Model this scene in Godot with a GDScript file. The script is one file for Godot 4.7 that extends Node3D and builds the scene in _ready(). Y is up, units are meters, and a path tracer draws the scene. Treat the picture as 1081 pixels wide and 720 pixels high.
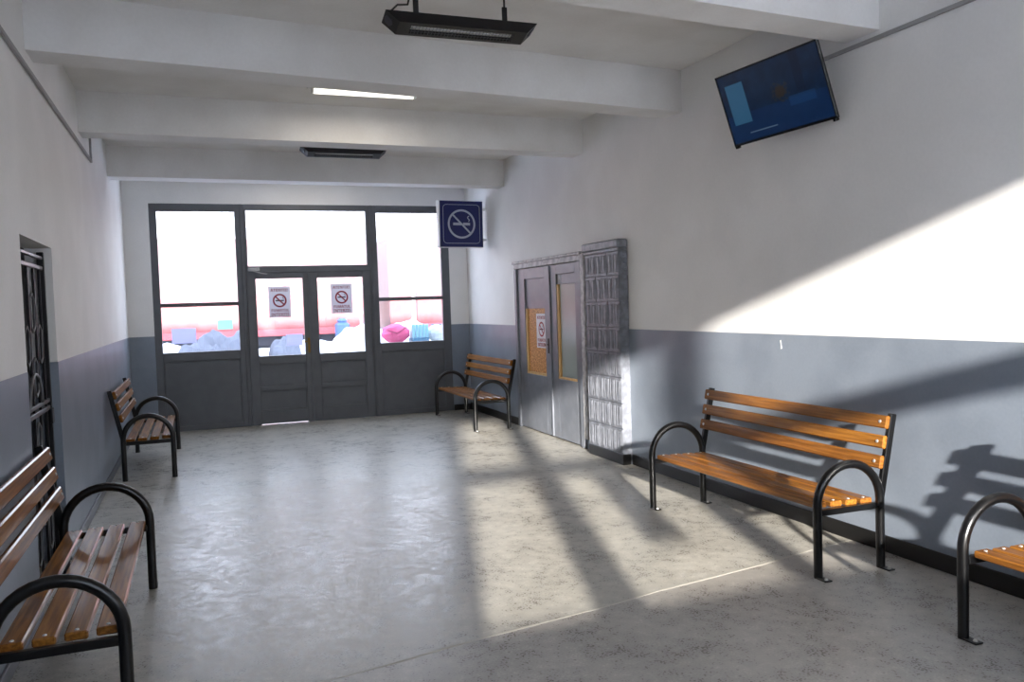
extends Node3D
# Station waiting hall. x to the right, z towards the camera, back facade in the plane z = 0, floor at y = 0.

const W := 4.89          # right wall
const CEIL := 3.60
const BEAM := 3.245
const REAR := 12.95      # glazed facade behind the camera
const HW := 1.35         # height of the grey paint

var M := {}
var used := {}
var rng := RandomNumberGenerator.new()

# ------------------------------------------------------------------ helpers
func mb() -> SurfaceTool:
	var st := SurfaceTool.new()
	st.begin(Mesh.PRIMITIVE_TRIANGLES)
	return st

func vtx(st: SurfaceTool, p: Vector3, n: Vector3, uv := Vector2.ZERO) -> void:
	st.set_normal(n); st.set_uv(uv); st.add_vertex(p)

func tri(st: SurfaceTool, a: Vector3, b: Vector3, c: Vector3, out: Vector3) -> void:
	var n := (b - a).cross(c - a)
	if n.length() < 1e-12: return
	if n.dot(out) > 0.0:
		n = n.normalized()
		vtx(st, a, n); vtx(st, c, n); vtx(st, b, n)
	else:
		n = -n.normalized()
		vtx(st, a, n); vtx(st, b, n); vtx(st, c, n)

func quad(st: SurfaceTool, a: Vector3, b: Vector3, c: Vector3, d: Vector3, out: Vector3) -> void:
	tri(st, a, b, c, out); tri(st, a, c, d, out)

# chamfered box
func bx(st: SurfaceTool, c: Vector3, s: Vector3, bev := 0.0, bs := Basis()) -> void:
	var h := s * 0.5
	var e: float = minf(bev, minf(h.x, minf(h.y, h.z)) * 0.9)
	var ax := [0, 1, 2]
	for i in ax:
		var j: int = (i + 1) % 3
		var k: int = (i + 2) % 3
		for sg in [-1.0, 1.0]:
			var q := []
			for t in [[-1, -1], [1, -1], [1, 1], [-1, 1]]:
				var v := Vector3.ZERO
				v[i] = sg * h[i]; v[j] = t[0] * (h[j] - e); v[k] = t[1] * (h[k] - e)
				q.append(c + bs * v)
			var o := Vector3.ZERO
			o[i] = sg
			quad(st, q[0], q[1], q[2], q[3], bs * o)
	if e <= 0.0: return
	for i in ax:
		var j: int = (i + 1) % 3
		var k: int = (i + 2) % 3
		for sj in [-1.0, 1.0]:
			for sk in [-1.0, 1.0]:
				var a := Vector3.ZERO; var b := Vector3.ZERO
				a[j] = sj * h[j]; a[k] = sk * (h[k] - e)
				b[j] = sj * (h[j] - e); b[k] = sk * h[k]
				var l := Vector3.ZERO
				l[i] = h[i] - e
				var o := Vector3.ZERO
				o[j] = sj; o[k] = sk
				quad(st, c + bs * (a - l), c + bs * (a + l), c + bs * (b + l), c + bs * (b - l), bs * o)
	for sx in [-1.0, 1.0]:
		for sy in [-1.0, 1.0]:
			for sz in [-1.0, 1.0]:
				var sgn := Vector3(sx, sy, sz)
				var p := []
				for i in ax:
					var v := Vector3.ZERO
					for m in ax: v[m] = sgn[m] * (h[m] if m == i else h[m] - e)
					p.append(c + bs * v)
				tri(st, p[0], p[1], p[2], bs * sgn)

# box from corner to corner
func b2(st: SurfaceTool, a: Vector3, b: Vector3, bev := 0.0) -> void:
	bx(st, (a + b) * 0.5, (b - a).abs(), bev)

func tube(st: SurfaceTool, pts: Array, r: float, seg := 12, caps := true) -> void:
	var rings := []
	var side := Vector3.ZERO
	for i in pts.size():
		var d: Vector3
		if i == 0: d = pts[1] - pts[0]
		elif i == pts.size() - 1: d = pts[i] - pts[i - 1]
		else: d = (pts[i + 1] - pts[i]).normalized() + (pts[i] - pts[i - 1]).normalized()
		d = d.normalized()
		if side == Vector3.ZERO:
			side = d.cross(Vector3.UP if absf(d.y) < 0.9 else Vector3.RIGHT).normalized()
		else:
			side = (side - d * side.dot(d)).normalized()
		var up := d.cross(side)
		var ring := []
		for k in seg + 1:
			var a := TAU * k / seg
			ring.append(side * cos(a) + up * sin(a))
		rings.append(ring)
	for i in pts.size() - 1:
		for k in seg:
			var p0: Vector3 = pts[i]; var p1: Vector3 = pts[i + 1]
			var n00: Vector3 = rings[i][k]; var n01: Vector3 = rings[i][k + 1]
			var n10: Vector3 = rings[i + 1][k]; var n11: Vector3 = rings[i + 1][k + 1]
			var a := p0 + n00 * r; var b := p0 + n01 * r; var c := p1 + n11 * r; var d := p1 + n10 * r
			if (b - a).cross(c - a).dot(n00) > 0.0:
				vtx(st, a, n00); vtx(st, c, n11); vtx(st, b, n01)
				vtx(st, a, n00); vtx(st, d, n10); vtx(st, c, n11)
			else:
				vtx(st, a, n00); vtx(st, b, n01); vtx(st, c, n11)
				vtx(st, a, n00); vtx(st, c, n11); vtx(st, d, n10)
	if caps:
		for e in [[0, 1], [pts.size() - 1, pts.size() - 2]]:
			var p: Vector3 = pts[e[0]]
			var o: Vector3 = p - pts[e[1]]
			for k in seg:
				tri(st, p, p + rings[e[0]][k] * r, p + rings[e[0]][k + 1] * r, o)

# extrude a polygon (in the plane u, v at origin o) along w
func prism(st: SurfaceTool, poly: PackedVector2Array, o: Vector3, u: Vector3, v: Vector3, w: Vector3) -> void:
	var idx := Geometry2D.triangulate_polygon(poly)
	for i in range(0, idx.size(), 3):
		var a := o + u * poly[idx[i]].x + v * poly[idx[i]].y
		var b := o + u * poly[idx[i + 1]].x + v * poly[idx[i + 1]].y
		var c := o + u * poly[idx[i + 2]].x + v * poly[idx[i + 2]].y
		tri(st, a, b, c, -w); tri(st, a + w, b + w, c + w, w)
	var area := 0.0
	for i in poly.size():
		area += poly[i].cross(poly[(i + 1) % poly.size()])
	for i in poly.size():
		var p := poly[i]; var q := poly[(i + 1) % poly.size()]
		var n2 := Vector2(q.y - p.y, p.x - q.x) * signf(area)
		var a := o + u * p.x + v * p.y
		var b := o + u * q.x + v * q.y
		quad(st, a, b, b + w, a + w, u * n2.x + v * n2.y)

# flat ring with thickness in the plane u, v
func ring(st: SurfaceTool, o: Vector3, u: Vector3, v: Vector3, w: Vector3, r0: float, r1: float, seg := 40) -> void:
	for k in seg:
		var a0 := TAU * k / seg; var a1 := TAU * (k + 1) / seg
		var d0 := u * cos(a0) + v * sin(a0); var d1 := u * cos(a1) + v * sin(a1)
		quad(st, o + d0 * r0 + w, o + d0 * r1 + w, o + d1 * r1 + w, o + d1 * r0 + w, w)
		quad(st, o + d0 * r1, o + d0 * r1 + w, o + d1 * r1 + w, o + d1 * r1, d0)
		quad(st, o + d0 * r0, o + d0 * r0 + w, o + d1 * r0 + w, o + d1 * r0, -d0)

func dome(st: SurfaceTool, o: Vector3, n: Vector3, r: float, hgt: float) -> void:
	var u := n.cross(Vector3.UP if absf(n.y) < 0.9 else Vector3.RIGHT).normalized()
	var v := n.cross(u)
	var prev := []
	for i in 4:
		var t := PI * 0.5 * i / 3.0
		var cur := []
		for k in 9:
			var a := TAU * k / 8
			cur.append(o + (u * cos(a) + v * sin(a)) * r * cos(t) + n * hgt * sin(t))
		if i > 0:
			for k in 8:
				quad(st, prev[k], prev[k + 1], cur[k + 1], cur[k], (prev[k] - o) + n * 0.01)
		prev = cur

func numbered(n: String) -> String:
	used[n] = used.get(n, -1) + 1
	return n if used[n] == 0 else "%s_%03d" % [n, used[n]]

func obj(called: String, st, mat: Material, parent: Node = null) -> MeshInstance3D:
	var o := MeshInstance3D.new()
	o.mesh = st.commit() if st is SurfaceTool else st
	o.material_override = mat
	o.cast_shadow = GeometryInstance3D.SHADOW_CASTING_SETTING_ON
	if parent == null:
		o.name = numbered(called); add_child(o, true)
	else:
		o.name = called; parent.add_child(o, true)
	return o

func tag(o: Node, label := "", category := "", group := "", kind := "") -> void:
	if label != "": o.set_meta("label", label)
	if category != "": o.set_meta("category", category)
	if group != "": o.set_meta("group", group)
	if kind != "": o.set_meta("kind", kind)

func thing(called: String, at: Vector3, label: String, category: String, group := "", kind := "") -> Node3D:
	var o := Node3D.new()
	o.name = numbered(called); add_child(o, true)
	o.position = at
	tag(o, label, category, group, kind)
	return o

# one box as a part, coordinates in the world: the parent's position is taken off
func part(called: String, parent: Node3D, a: Vector3, b: Vector3, mat: Material, bev := 0.003) -> MeshInstance3D:
	var st := mb()
	b2(st, a - parent.position, b - parent.position, bev)
	return obj(called, st, mat, parent)

# ------------------------------------------------------------------ materials
func noise(seed_: int, freq: float, oct := 4, type := FastNoiseLite.TYPE_SIMPLEX_SMOOTH) -> FastNoiseLite:
	var n := FastNoiseLite.new()
	n.seed = seed_; n.frequency = freq; n.noise_type = type; n.fractal_octaves = oct
	return n

func tex(img: Image) -> ImageTexture:
	img.generate_mipmaps()
	return ImageTexture.create_from_image(img)

# a mottled colour map between two tones
func mottle(seed_: int, size: int, freq: float, a: Color, b: Color, speck := 0.0) -> ImageTexture:
	var lo := noise(seed_, freq, 5).get_seamless_image(size, size)
	var hi := noise(seed_ + 7, 0.18, 2).get_seamless_image(size, size)
	var img := Image.create(size, size, false, Image.FORMAT_RGB8)
	for y in size:
		for x in size:
			var t := lo.get_pixel(x, y).r
			var s := (hi.get_pixel(x, y).r - 0.5) * speck
			var c := a.lerp(b, clampf((t - 0.25) * 2.0, 0, 1))
			img.set_pixel(x, y, Color(clampf(c.r + s, 0, 1), clampf(c.g + s, 0, 1), clampf(c.b + s, 0, 1)))
	return tex(img)

func mat(col: Color, rough := 0.6, metal := 0.0) -> StandardMaterial3D:
	var m := StandardMaterial3D.new()
	m.albedo_color = col; m.roughness = rough; m.metallic = metal
	return m

func textured(t: Texture2D, scale: Vector3, rough := 0.6, world := true) -> StandardMaterial3D:
	var m := mat(Color.WHITE, rough)
	m.albedo_texture = t
	m.uv1_triplanar = true; m.uv1_world_triplanar = world
	m.uv1_scale = scale
	return m

func rgb(r: int, g: int, b: int) -> Color:
	return Color8(r, g, b)

func concrete(seed_: int, a: Color, b: Color) -> StandardMaterial3D:
	var size := 1024
	var lo := noise(seed_, 0.006, 5).get_seamless_image(size, size)
	var mid := noise(seed_ + 1, 0.03, 4).get_seamless_image(size, size)
	var hi := noise(seed_ + 2, 0.2, 2).get_seamless_image(size, size)
	var cell := noise(seed_ + 3, 0.03, 1, FastNoiseLite.TYPE_CELLULAR).get_seamless_image(size, size)
	var img := Image.create(size, size, false, Image.FORMAT_RGB8)
	var rim := Image.create(size, size, false, Image.FORMAT_RGB8)
	for y in size:
		for x in size:
			var l := lo.get_pixel(x, y).r
			var m := mid.get_pixel(x, y).r
			var h := hi.get_pixel(x, y).r
			var t := clampf((l - 0.5) * 1.0 + (m - 0.5) * 0.9 + 0.5, 0, 1)
			var c := a.lerp(b, t)
			var s := (h - 0.5) * 0.11
			if cell.get_pixel(x, y).r < 0.05 and m > 0.57: s -= 0.16       # dark gum and chips
			if m > 0.66 and h > 0.55: s += 0.03                              # pale scuffs
			img.set_pixel(x, y, Color(clampf(c.r + s, 0, 1), clampf(c.g + s, 0, 1), clampf(c.b + s, 0, 1)))
			var r := clampf(0.355 + (m - 0.5) * 0.18 + (h - 0.5) * 0.30 + (l - 0.5) * 0.10, 0.2, 0.8)
			rim.set_pixel(x, y, Color(r, r, r))
	var k := textured(tex(img), Vector3.ONE * 0.3, 1.0)
	k.roughness_texture = tex(rim)
	k.metallic_specular = 0.55
	return k

func make_materials() -> void:
	M.white = textured(mottle(11, 512, 0.006, rgb(228, 227, 225), rgb(234, 233, 231), 0.015), Vector3.ONE * 0.35, 0.75)
	M.ceil = textured(mottle(15, 512, 0.006, rgb(222, 220, 217), rgb(232, 231, 229), 0.02), Vector3.ONE * 0.35, 0.85)
	M.grey = textured(mottle(21, 512, 0.008, rgb(121, 130, 142), rgb(130, 139, 151), 0.02), Vector3.ONE * 0.4, 0.36)
	M.stove = textured(mottle(23, 512, 0.012, rgb(102, 105, 113), rgb(124, 128, 137), 0.05), Vector3.ONE * 1.5, 0.42)
	M.joinery = textured(mottle(31, 512, 0.01, rgb(84, 87, 92), rgb(89, 92, 97), 0.02), Vector3.ONE * 0.8, 0.42)
	M.door_grey = textured(mottle(33, 512, 0.01, rgb(106, 110, 118), rgb(116, 120, 128), 0.03), Vector3.ONE * 0.8, 0.38)
	M.frame_white = textured(mottle(35, 256, 0.02, rgb(142, 142, 145), rgb(186, 185, 186), 0.06), Vector3.ONE * 2.0, 0.5)
	M.slab = concrete(41, rgb(144, 140, 131), rgb(176, 172, 162))
	M.slab_near = concrete(47, rgb(138, 133, 126), rgb(168, 163, 155))
	M.joint = mat(rgb(182, 177, 166), 0.8)
	M.black_base = mat(rgb(14, 14, 15), 0.45)
	M.grey_base = mat(rgb(96, 99, 105), 0.4)
	M.tube = mat(rgb(8, 8, 9), 0.28)
	M.bolt = mat(rgb(190, 187, 180), 0.35, 0.6)
	M.chrome = mat(rgb(200, 200, 198), 0.2, 1.0)
	M.brass = mat(rgb(120, 96, 52), 0.4, 0.8)
	M.wood = []
	for i in 3:
		var t := mottle(60 + i, 256, 0.02, rgb(108 + 6 * i, 66 + 4 * i, 24), rgb(146 + 4 * i, 94 + 4 * i, 38), 0.05)
		var w := textured(t, Vector3(7.0, 9.0, 0.35), 0.5, false)
		w.metallic_specular = 0.25
		w.clearcoat_enabled = true; w.clearcoat = 0.6; w.clearcoat_roughness = 0.08
		M.wood.append(w)
	M.raw_wood = textured(mottle(70, 256, 0.02, rgb(188, 146, 84), rgb(214, 176, 112), 0.05), Vector3(8, 0.6, 8), 0.55)
	M.osb = textured(mottle(72, 512, 0.05, rgb(150, 92, 36), rgb(214, 158, 88), 0.20), Vector3.ONE * 1.2, 0.6)
	M.glass = mat(Color(1, 1, 1, 0.04), 0.03)
	M.glass.transparency = BaseMaterial3D.TRANSPARENCY_ALPHA
	M.dusty = mat(Color(0.93, 0.95, 0.97, 0.05), 0.05)
	M.dusty.transparency = BaseMaterial3D.TRANSPARENCY_ALPHA
	M.dusty.backlight_enabled = true; M.dusty.backlight = Color(0.36, 0.36, 0.36)
	M.frosted = mat(rgb(158, 168, 164), 0.22)
	M.paper = mat(rgb(240, 238, 242), 0.8)
	M.paper.backlight_enabled = true; M.paper.backlight = Color(0.62, 0.62, 0.65)
	M.paper_blue = mat(rgb(218, 220, 236), 0.8)
	M.paper_blue.backlight_enabled = true; M.paper_blue.backlight = Color(0.84, 0.85, 0.96)
	M.paper_green = mat(rgb(208, 238, 230), 0.8)
	M.paper_green.backlight_enabled = true; M.paper_green.backlight = Color(0.84, 0.98, 0.94)
	M.red_ink = mat(rgb(150, 28, 44), 0.7)
	M.dark_ink = mat(rgb(42, 22, 34), 0.7)
	M.sign_blue = mat(rgb(16, 26, 88), 0.3)
	M.sign_line = mat(rgb(176, 182, 196), 0.5)
	M.sign_body = mat(rgb(214, 214, 214), 0.5)
	M.tv_black = mat(rgb(10, 10, 12), 0.25)
	M.heater = mat(rgb(16, 16, 18), 0.42)
	M.heater_cap = mat(rgb(58, 60, 68), 0.5)
	M.reflector = mat(rgb(206, 204, 196), 0.35, 0.7)
	M.iron = mat(rgb(26, 26, 29), 0.4, 0.3)
	M.iron_light = mat(rgb(96, 97, 100), 0.4, 0.4)
	M.dark_door = mat(rgb(38, 40, 45), 0.6)
	M.conduit = mat(rgb(150, 149, 148), 0.6)
	M.fixture = mat(rgb(232, 232, 230), 0.5)
	M.glow = mat(rgb(255, 250, 240), 0.5)
	M.glow.emission_enabled = true; M.glow.emission = Color(1.0, 0.97, 0.92); M.glow.emission_energy_multiplier = 2.2
	# outdoors
	M.snow = textured(mottle(81, 256, 0.02, rgb(226, 230, 238), rgb(244, 246, 250), 0.03), Vector3.ONE * 0.5, 0.8)
	M.wagon = textured(mottle(83, 256, 0.012, rgb(130, 97, 100), rgb(137, 103, 106), 0.03), Vector3.ONE * 0.25, 0.6)
	M.wagon_line = mat(rgb(140, 76, 82), 0.6)
	M.wagon_low = textured(mottle(85, 256, 0.02, rgb(146, 80, 80), rgb(154, 89, 89), 0.04), Vector3.ONE * 0.4, 0.6)
	M.wagon_sill = mat(rgb(206, 96, 100), 0.6)
	M.wagon_roof = mat(rgb(214, 214, 216), 0.7)
	M.wagon_door = mat(rgb(132, 96, 99), 0.6)
	M.under = mat(rgb(44, 48, 58), 0.7)
	M.rubble = mat(rgb(98, 103, 116), 0.9)
	M.pink = mat(rgb(214, 84, 136), 0.7)
	M.pink_dark = mat(rgb(160, 52, 96), 0.7)
	M.teal = mat(rgb(128, 184, 206), 0.6)
	M.teal_dark = mat(rgb(58, 116, 150), 0.6)
	M.pale_sack = mat(rgb(198, 214, 220), 0.8)
	M.house = mat(rgb(206, 206, 208), 0.8)
	M.house_roof = mat(rgb(120, 116, 116), 0.8)
	M.house_glass = mat(rgb(70, 86, 108), 0.2)
	M.pole = mat(rgb(190, 186, 184), 0.7)
	M.blue_cover = mat(rgb(80, 112, 160), 0.7)
	M.outer = mat(rgb(196, 192, 184), 0.85)

# ------------------------------------------------------------------ builders
func letters(text: String, size: float, mat_: Material, parent: Node3D, at: Vector3, bs: Basis, width := 0.0) -> void:
	var t := TextMesh.new()
	var f := SystemFont.new()
	f.font_names = PackedStringArray(["Droid Sans"]); f.font_weight = 700
	t.font = f; t.text = text; t.font_size = 64; t.pixel_size = size / 64.0; t.depth = 0.0012; t.curve_step = 3.0
	var o := MeshInstance3D.new()
	o.name = "lettering"; o.mesh = t; o.material_override = mat_
	parent.add_child(o, true)
	var k := 1.0
	if width > 0.0: k = width / maxf(t.get_aabb().size.x, 0.001)
	o.transform = Transform3D(bs * Basis.from_scale(Vector3(k, 1, 1)), at)

# ring, slash and cigarette of a no-smoking symbol
func no_smoking(parent: Node3D, o: Vector3, u: Vector3, v: Vector3, w: Vector3, r: float, thick: float, ring_mat: Material, cig_mat: Material) -> void:
	var st := mb()
	ring(st, o, u, v, w, r - thick, r)
	obj("ring", st, ring_mat, parent)
	var d := (u - v).normalized(); var e := (u + v).normalized()
	st = mb()
	bx(st, o + w * 0.75, Vector3((r - thick * 0.6) * 2.0, thick * 0.85, w.length() * 0.9), 0.0, Basis(d, e, w.normalized()))
	obj("slash", st, ring_mat, parent)
	st = mb()
	var fr := Basis(u, v, w.normalized())
	bx(st, o + u * (-r * 0.30) + w * 0.4, Vector3(r * 0.62, r * 0.18, w.length() * 0.8), 0.0, fr)
	bx(st, o + u * (r * 0.36) + w * 0.4, Vector3(r * 0.5, r * 0.18, w.length() * 0.8), 0.0, fr)
	obj("cigarette", st, cig_mat, parent)
	st = mb()
	var pts := []
	for i in 7:
		var t := i / 6.0
		pts.append(o + u * (r * (0.50 + 0.07 * sin(t * 7.0))) + v * (r * (0.18 + 0.38 * t)) + w * 0.5)
	tube(st, pts, r * 0.035, 5)
	obj("smoke_wisp", st, cig_mat, parent)

# paper notice about .31 x .45, facing w
func notice(label: String, at: Vector3, u: Vector3, w: Vector3, size: Vector2) -> void:
	var t := thing("no_smoking_notice", at, label, "notice", "no-smoking notices on the doors")
	var v := Vector3.UP
	var st := mb()
	bx(st, Vector3.ZERO, Vector3(size.x, size.y, 0.0012), 0.0, Basis(u, v, w))
	obj("sheet", st, M.paper, t)
	var k := size.y / 0.45
	no_smoking(t, Vector3(0, 0.02 * k, 0) + w * 0.0008, u, v, w * 0.0012, 0.098 * k, 0.022 * k, M.red_ink, M.dark_ink)
	var bs := Basis(u, v, w)
	letters("ATENTIE!", 0.058 * k, M.red_ink, t, Vector3(0, 0.172 * k, 0) + w * 0.0014, bs, size.x * 0.80)
	letters("FUMATUL", 0.058 * k, M.red_ink, t, Vector3(0, -0.124 * k, 0) + w * 0.0014, bs, size.x * 0.80)
	letters("INTERZIS", 0.066 * k, M.red_ink, t, Vector3(0, -0.184 * k, 0) + w * 0.0014, bs, size.x * 0.82)

func make_bench() -> Node3D:
	# local: front towards -x, length along z
	var t := thing("bench", Vector3.ZERO, "", "bench", "slatted benches along the walls")
	for s in [-1.0, 1.0]:
		var z: float = 0.935 * s
		var st := mb()
		var pts := [Vector3(-0.235, 0.0, z), Vector3(-0.235, 0.15, z), Vector3(-0.235, 0.30, z)]
		for i in 19:
			var a := PI - PI * i / 18.0
			pts.append(Vector3(0.23 * cos(a) - 0.005, 0.41 + 0.23 * sin(a), z))
		pts.append(Vector3(0.225, 0.30, z)); pts.append(Vector3(0.225, 0.0, z))
		tube(st, pts, 0.0255, 14)
		obj("side_frame", st, M.tube, t)
		st = mb()
		bx(st, Vector3(-0.005, 0.372, z - 0.012 * s), Vector3(0.43, 0.036, 0.03), 0.003)
		obj("seat_rail", st, M.tube, t)
		st = mb()
		var d := Vector3(0.115, 0.55, 0)
		var bs := Basis(Vector3(d.y, -d.x, 0).normalized(), d.normalized(), Vector3.BACK)
		bx(st, Vector3(0.2735, 0.64, z), Vector3(0.042, 0.55, 0.032), 0.004, bs)
		obj("back_post", st, M.tube, t)
		for x in [-0.235, 0.225]:
			st = mb()
			bx(st, Vector3(x, 0.004, z + 0.045), Vector3(0.05, 0.008, 0.085), 0.002)
			var fp := obj("foot_plate", st, M.tube, t)
			st = mb()
			dome(st, Vector3(x, 0.008, z + 0.065), Vector3.UP, 0.012, 0.012)
			obj("bolt", st, M.bolt, fp)
	for i in 4:
		var x := -0.172 + 0.112 * i
		var y := 0.407 - 0.004 * i
		var st := mb()
		bx(st, Vector3(x, y, 0), Vector3(0.084, 0.034, 1.79), 0.006)
		var sl := obj("seat_slat", st, M.wood[i % 3], t)
		for s in [-1.0, 1.0]:
			st = mb()
			dome(st, Vector3(x, y + 0.017, 0.865 * s), Vector3.UP, 0.009, 0.005)
			obj("bolt", st, M.bolt, sl)
	var lean := atan2(0.115, 0.55)
	for i in 3:
		var y := 0.862 - 0.117 * i
		var c := Vector3(0.2735 + (y - 0.64) * 0.209 - 0.037, y, 0)
		var bs := Basis(Vector3(cos(lean), -sin(lean), 0), Vector3(sin(lean), cos(lean), 0), Vector3.BACK)
		var st := mb()
		bx(st, c, Vector3(0.03, 0.078, 1.90), 0.007, bs)
		var sl := obj("back_slat", st, M.wood[(i + 1) % 3], t)
		for s in [-1.0, 1.0]:
			st = mb()
			dome(st, c + bs * Vector3(-0.015, 0, 0.90 * s), bs * Vector3.LEFT, 0.011, 0.006)
			obj("bolt", st, M.bolt, sl)
	return t

func dup(o: Node3D, label: String) -> Node3D:
	var c: Node3D = o.duplicate()
	c.name = numbered(String(o.name))
	add_child(c, true)
	c.set_meta("label", label)
	return c

func make_heater(at: Vector3, label: String) -> void:
	var t := thing("infrared_heater", at, label, "heater", "infrared heaters on the ceiling")
	var bs := Basis(Vector3.RIGHT, deg_to_rad(-16.0))
	# housing: long top plate, shorter bottom, hollow below
	var st := mb()
	var top := [Vector3(-0.44, 0.022, -0.06), Vector3(0.44, 0.022, -0.06), Vector3(0.44, 0.022, 0.06), Vector3(-0.44, 0.022, 0.06)]
	var low := [Vector3(-0.37, -0.045, -0.06), Vector3(0.37, -0.045, -0.06), Vector3(0.37, -0.045, 0.06), Vector3(-0.37, -0.045, 0.06)]
	var rec := [Vector3(-0.30, -0.046, -0.035), Vector3(0.30, -0.046, -0.035), Vector3(0.30, -0.046, 0.035), Vector3(-0.30, -0.046, 0.035)]
	for a in [top, low, rec]:
		for i in 4: a[i] = bs * a[i]
	quad(st, top[0], top[1], top[2], top[3], bs * Vector3.UP)
	for i in 4:
		var j := (i + 1) % 4
		quad(st, top[i], top[j], low[j], low[i], (top[i] + low[j]) * 0.5 - bs * Vector3(0, 0.02, 0))
		quad(st, low[i], low[j], rec[j], rec[i], bs * Vector3.DOWN)
		quad(st, rec[i], rec[j], rec[j] + bs * Vector3(0, 0.03, 0), rec[i] + bs * Vector3(0, 0.03, 0), -rec[i])
	obj("housing", st, M.heater, t)
	st = mb()
	bx(st, bs * Vector3(0, -0.018, 0), Vector3(0.60, 0.004, 0.07), 0.0, bs)
	obj("reflector", st, M.reflector, t)
	st = mb()
	tube(st, [bs * Vector3(-0.29, -0.032, 0), bs * Vector3(0.29, -0.032, 0)], 0.007, 8)
	obj("heating_tube", st, M.reflector, t)
	st = mb()
	for i in 31:
		var x := -0.29 + 0.58 * i / 30.0
		tube(st, [bs * Vector3(x, -0.046, -0.036), bs * Vector3(x, -0.046, 0.036)], 0.0013, 4, false)
	for zz in [-0.018, 0.0, 0.018]:
		tube(st, [bs * Vector3(-0.30, -0.046, zz), bs * Vector3(0.30, -0.046, zz)], 0.0013, 4, false)
	obj("grille", st, M.iron_light, t)
	for s in [-1.0, 1.0]:
		st = mb()
		var hexa := PackedVector2Array()
		for i in 6:
			var a := TAU * i / 6.0 + 0.5
			hexa.append(Vector2(cos(a) * 0.036, sin(a) * 0.03))
		var n := (bs * Vector3(s * 0.9, -0.8, 0)).normalized()
		var v := (bs * Vector3(s * 0.8, 0.9, 0)).normalized()
		prism(st, hexa, bs * Vector3(s * 0.412, 0.0, 0), bs * Vector3.BACK, v, n * 0.008)
		obj("end_cap", st, M.heater_cap, t)
		st = mb()
		var hy: float = CEIL - at.y
		tube(st, [Vector3(s * 0.26, 0.04, 0.0), Vector3(s * 0.26, hy, 0.0)], 0.006, 8)
		bx(st, Vector3(s * 0.26, 0.085, 0.0), Vector3(0.03, 0.09, 0.012), 0.002)
		bx(st, Vector3(s * 0.26, hy - 0.006, 0.0), Vector3(0.06, 0.012, 0.04), 0.002)
		obj("hanger", st, M.heater, t)
	st = mb()
	var hy2: float = CEIL - at.y
	tube(st, [Vector3(-0.40, 0.05, 0.0), Vector3(-0.36, 0.09, -0.01), Vector3(-0.30, 0.10, -0.02), Vector3(-0.285, 0.16, -0.02), Vector3(-0.28, hy2, -0.02)], 0.006, 6)
	obj("power_cable", st, M.heater, t)

func make_tube_light(at: Vector3, label: String) -> void:
	var t := thing("tube_light", at, label, "ceiling light", "tube lights on the ceiling")
	var st := mb()
	bx(st, Vector3(0, 0.035, 0), Vector3(1.0, 0.03, 0.05), 0.004)
	obj("batten", st, M.fixture, t)
	for s in [-1.0, 1.0]:
		st = mb()
		bx(st, Vector3(s * 0.455, 0.0, 0), Vector3(0.022, 0.045, 0.045), 0.004)
		obj("lamp_holder", st, M.fixture, t)
	st = mb()
	tube(st, [Vector3(-0.443, 0, 0), Vector3(0.443, 0, 0)], 0.023, 14)
	obj("lamp_tube", st, M.glow, t)
	var l := AreaLight3D.new()
	l.name = "lamp_glow"
	l.area_size = Vector2(0.88, 0.034)
	l.light_color = Color(1.0, 0.96, 0.90)
	l.light_energy = TUBE
	l.area_range = 20.0
	l.shadow_enabled = true
	t.add_child(l)
	l.rotation = Vector3(-PI / 2, 0, 0)
	l.position = Vector3(0, -0.027, 0)

var TUBE := 1.1

# horizontal wall seen in plan with paint split at HW; holes = [[from, to, top], ...] along z (doors down to the floor)
func side_wall(called: String, x0: float, x1: float, inner: float, holes: Array, label: String) -> void:
	var t := thing(called, Vector3.ZERO, label, "wall", "", "structure")
	var z := 0.0
	var up := mb(); var dn := mb()
	var face := 0.003 * signf(inner - (x0 + x1) * 0.5)
	var xa := x0; var xb := x1
	if face > 0: xb += face
	else: xa += face
	for h in holes + [[REAR, REAR, 0.0]]:
		if h[0] > z:
			b2(up, Vector3(x0, HW, z), Vector3(x1, 4.3, h[0]))
			b2(dn, Vector3(xa, 0, z), Vector3(xb, HW, h[0]))
		if h[1] > h[0]:
			b2(up, Vector3(x0, h[2], h[0]), Vector3(x1, 4.3, h[1]))
		z = h[1]
	obj("white_plaster", up, M.white, t)
	obj("grey_paint", dn, M.grey, t)

# leaf-framed pane of the back facade: frame boxes round panes; everything in world coordinates, plane z from -0.07 to 0.0
func bar(called: String, t: Node3D, x0: float, x1: float, y0: float, y1: float, d0 := -0.07, d1 := 0.0, m: Material = null) -> void:
	part(called, t, Vector3(x0, y0, d0), Vector3(x1, y1, d1), m if m else M.joinery, 0.004)

func pane(t: Node3D, x0: float, x1: float, y0: float, y1: float, z := -0.04, m: Material = null) -> void:
	part("pane", t, Vector3(x0, y0, z - 0.002), Vector3(x1, y1, z + 0.002), m if m else M.dusty, 0.0)

func moulding(t: Node3D, x0: float, x1: float, y0: float, y1: float, z: float) -> void:
	var o := part("panel", t, Vector3(x0, y0, -0.045), Vector3(x1, y1, z), M.joinery, 0.0)
	var st := mb()
	var e := 0.018
	var p: Vector3 = t.position
	for r in [[x0, x1, y0, y0 + e], [x0, x1, y1 - e, y1], [x0, x0 + e, y0, y1], [x1 - e, x1, y0, y1]]:
		b2(st, Vector3(r[0], r[2], z) - p, Vector3(r[1], r[3], z + 0.010) - p, 0.004)
	obj("moulding", st, M.joinery, o)

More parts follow.
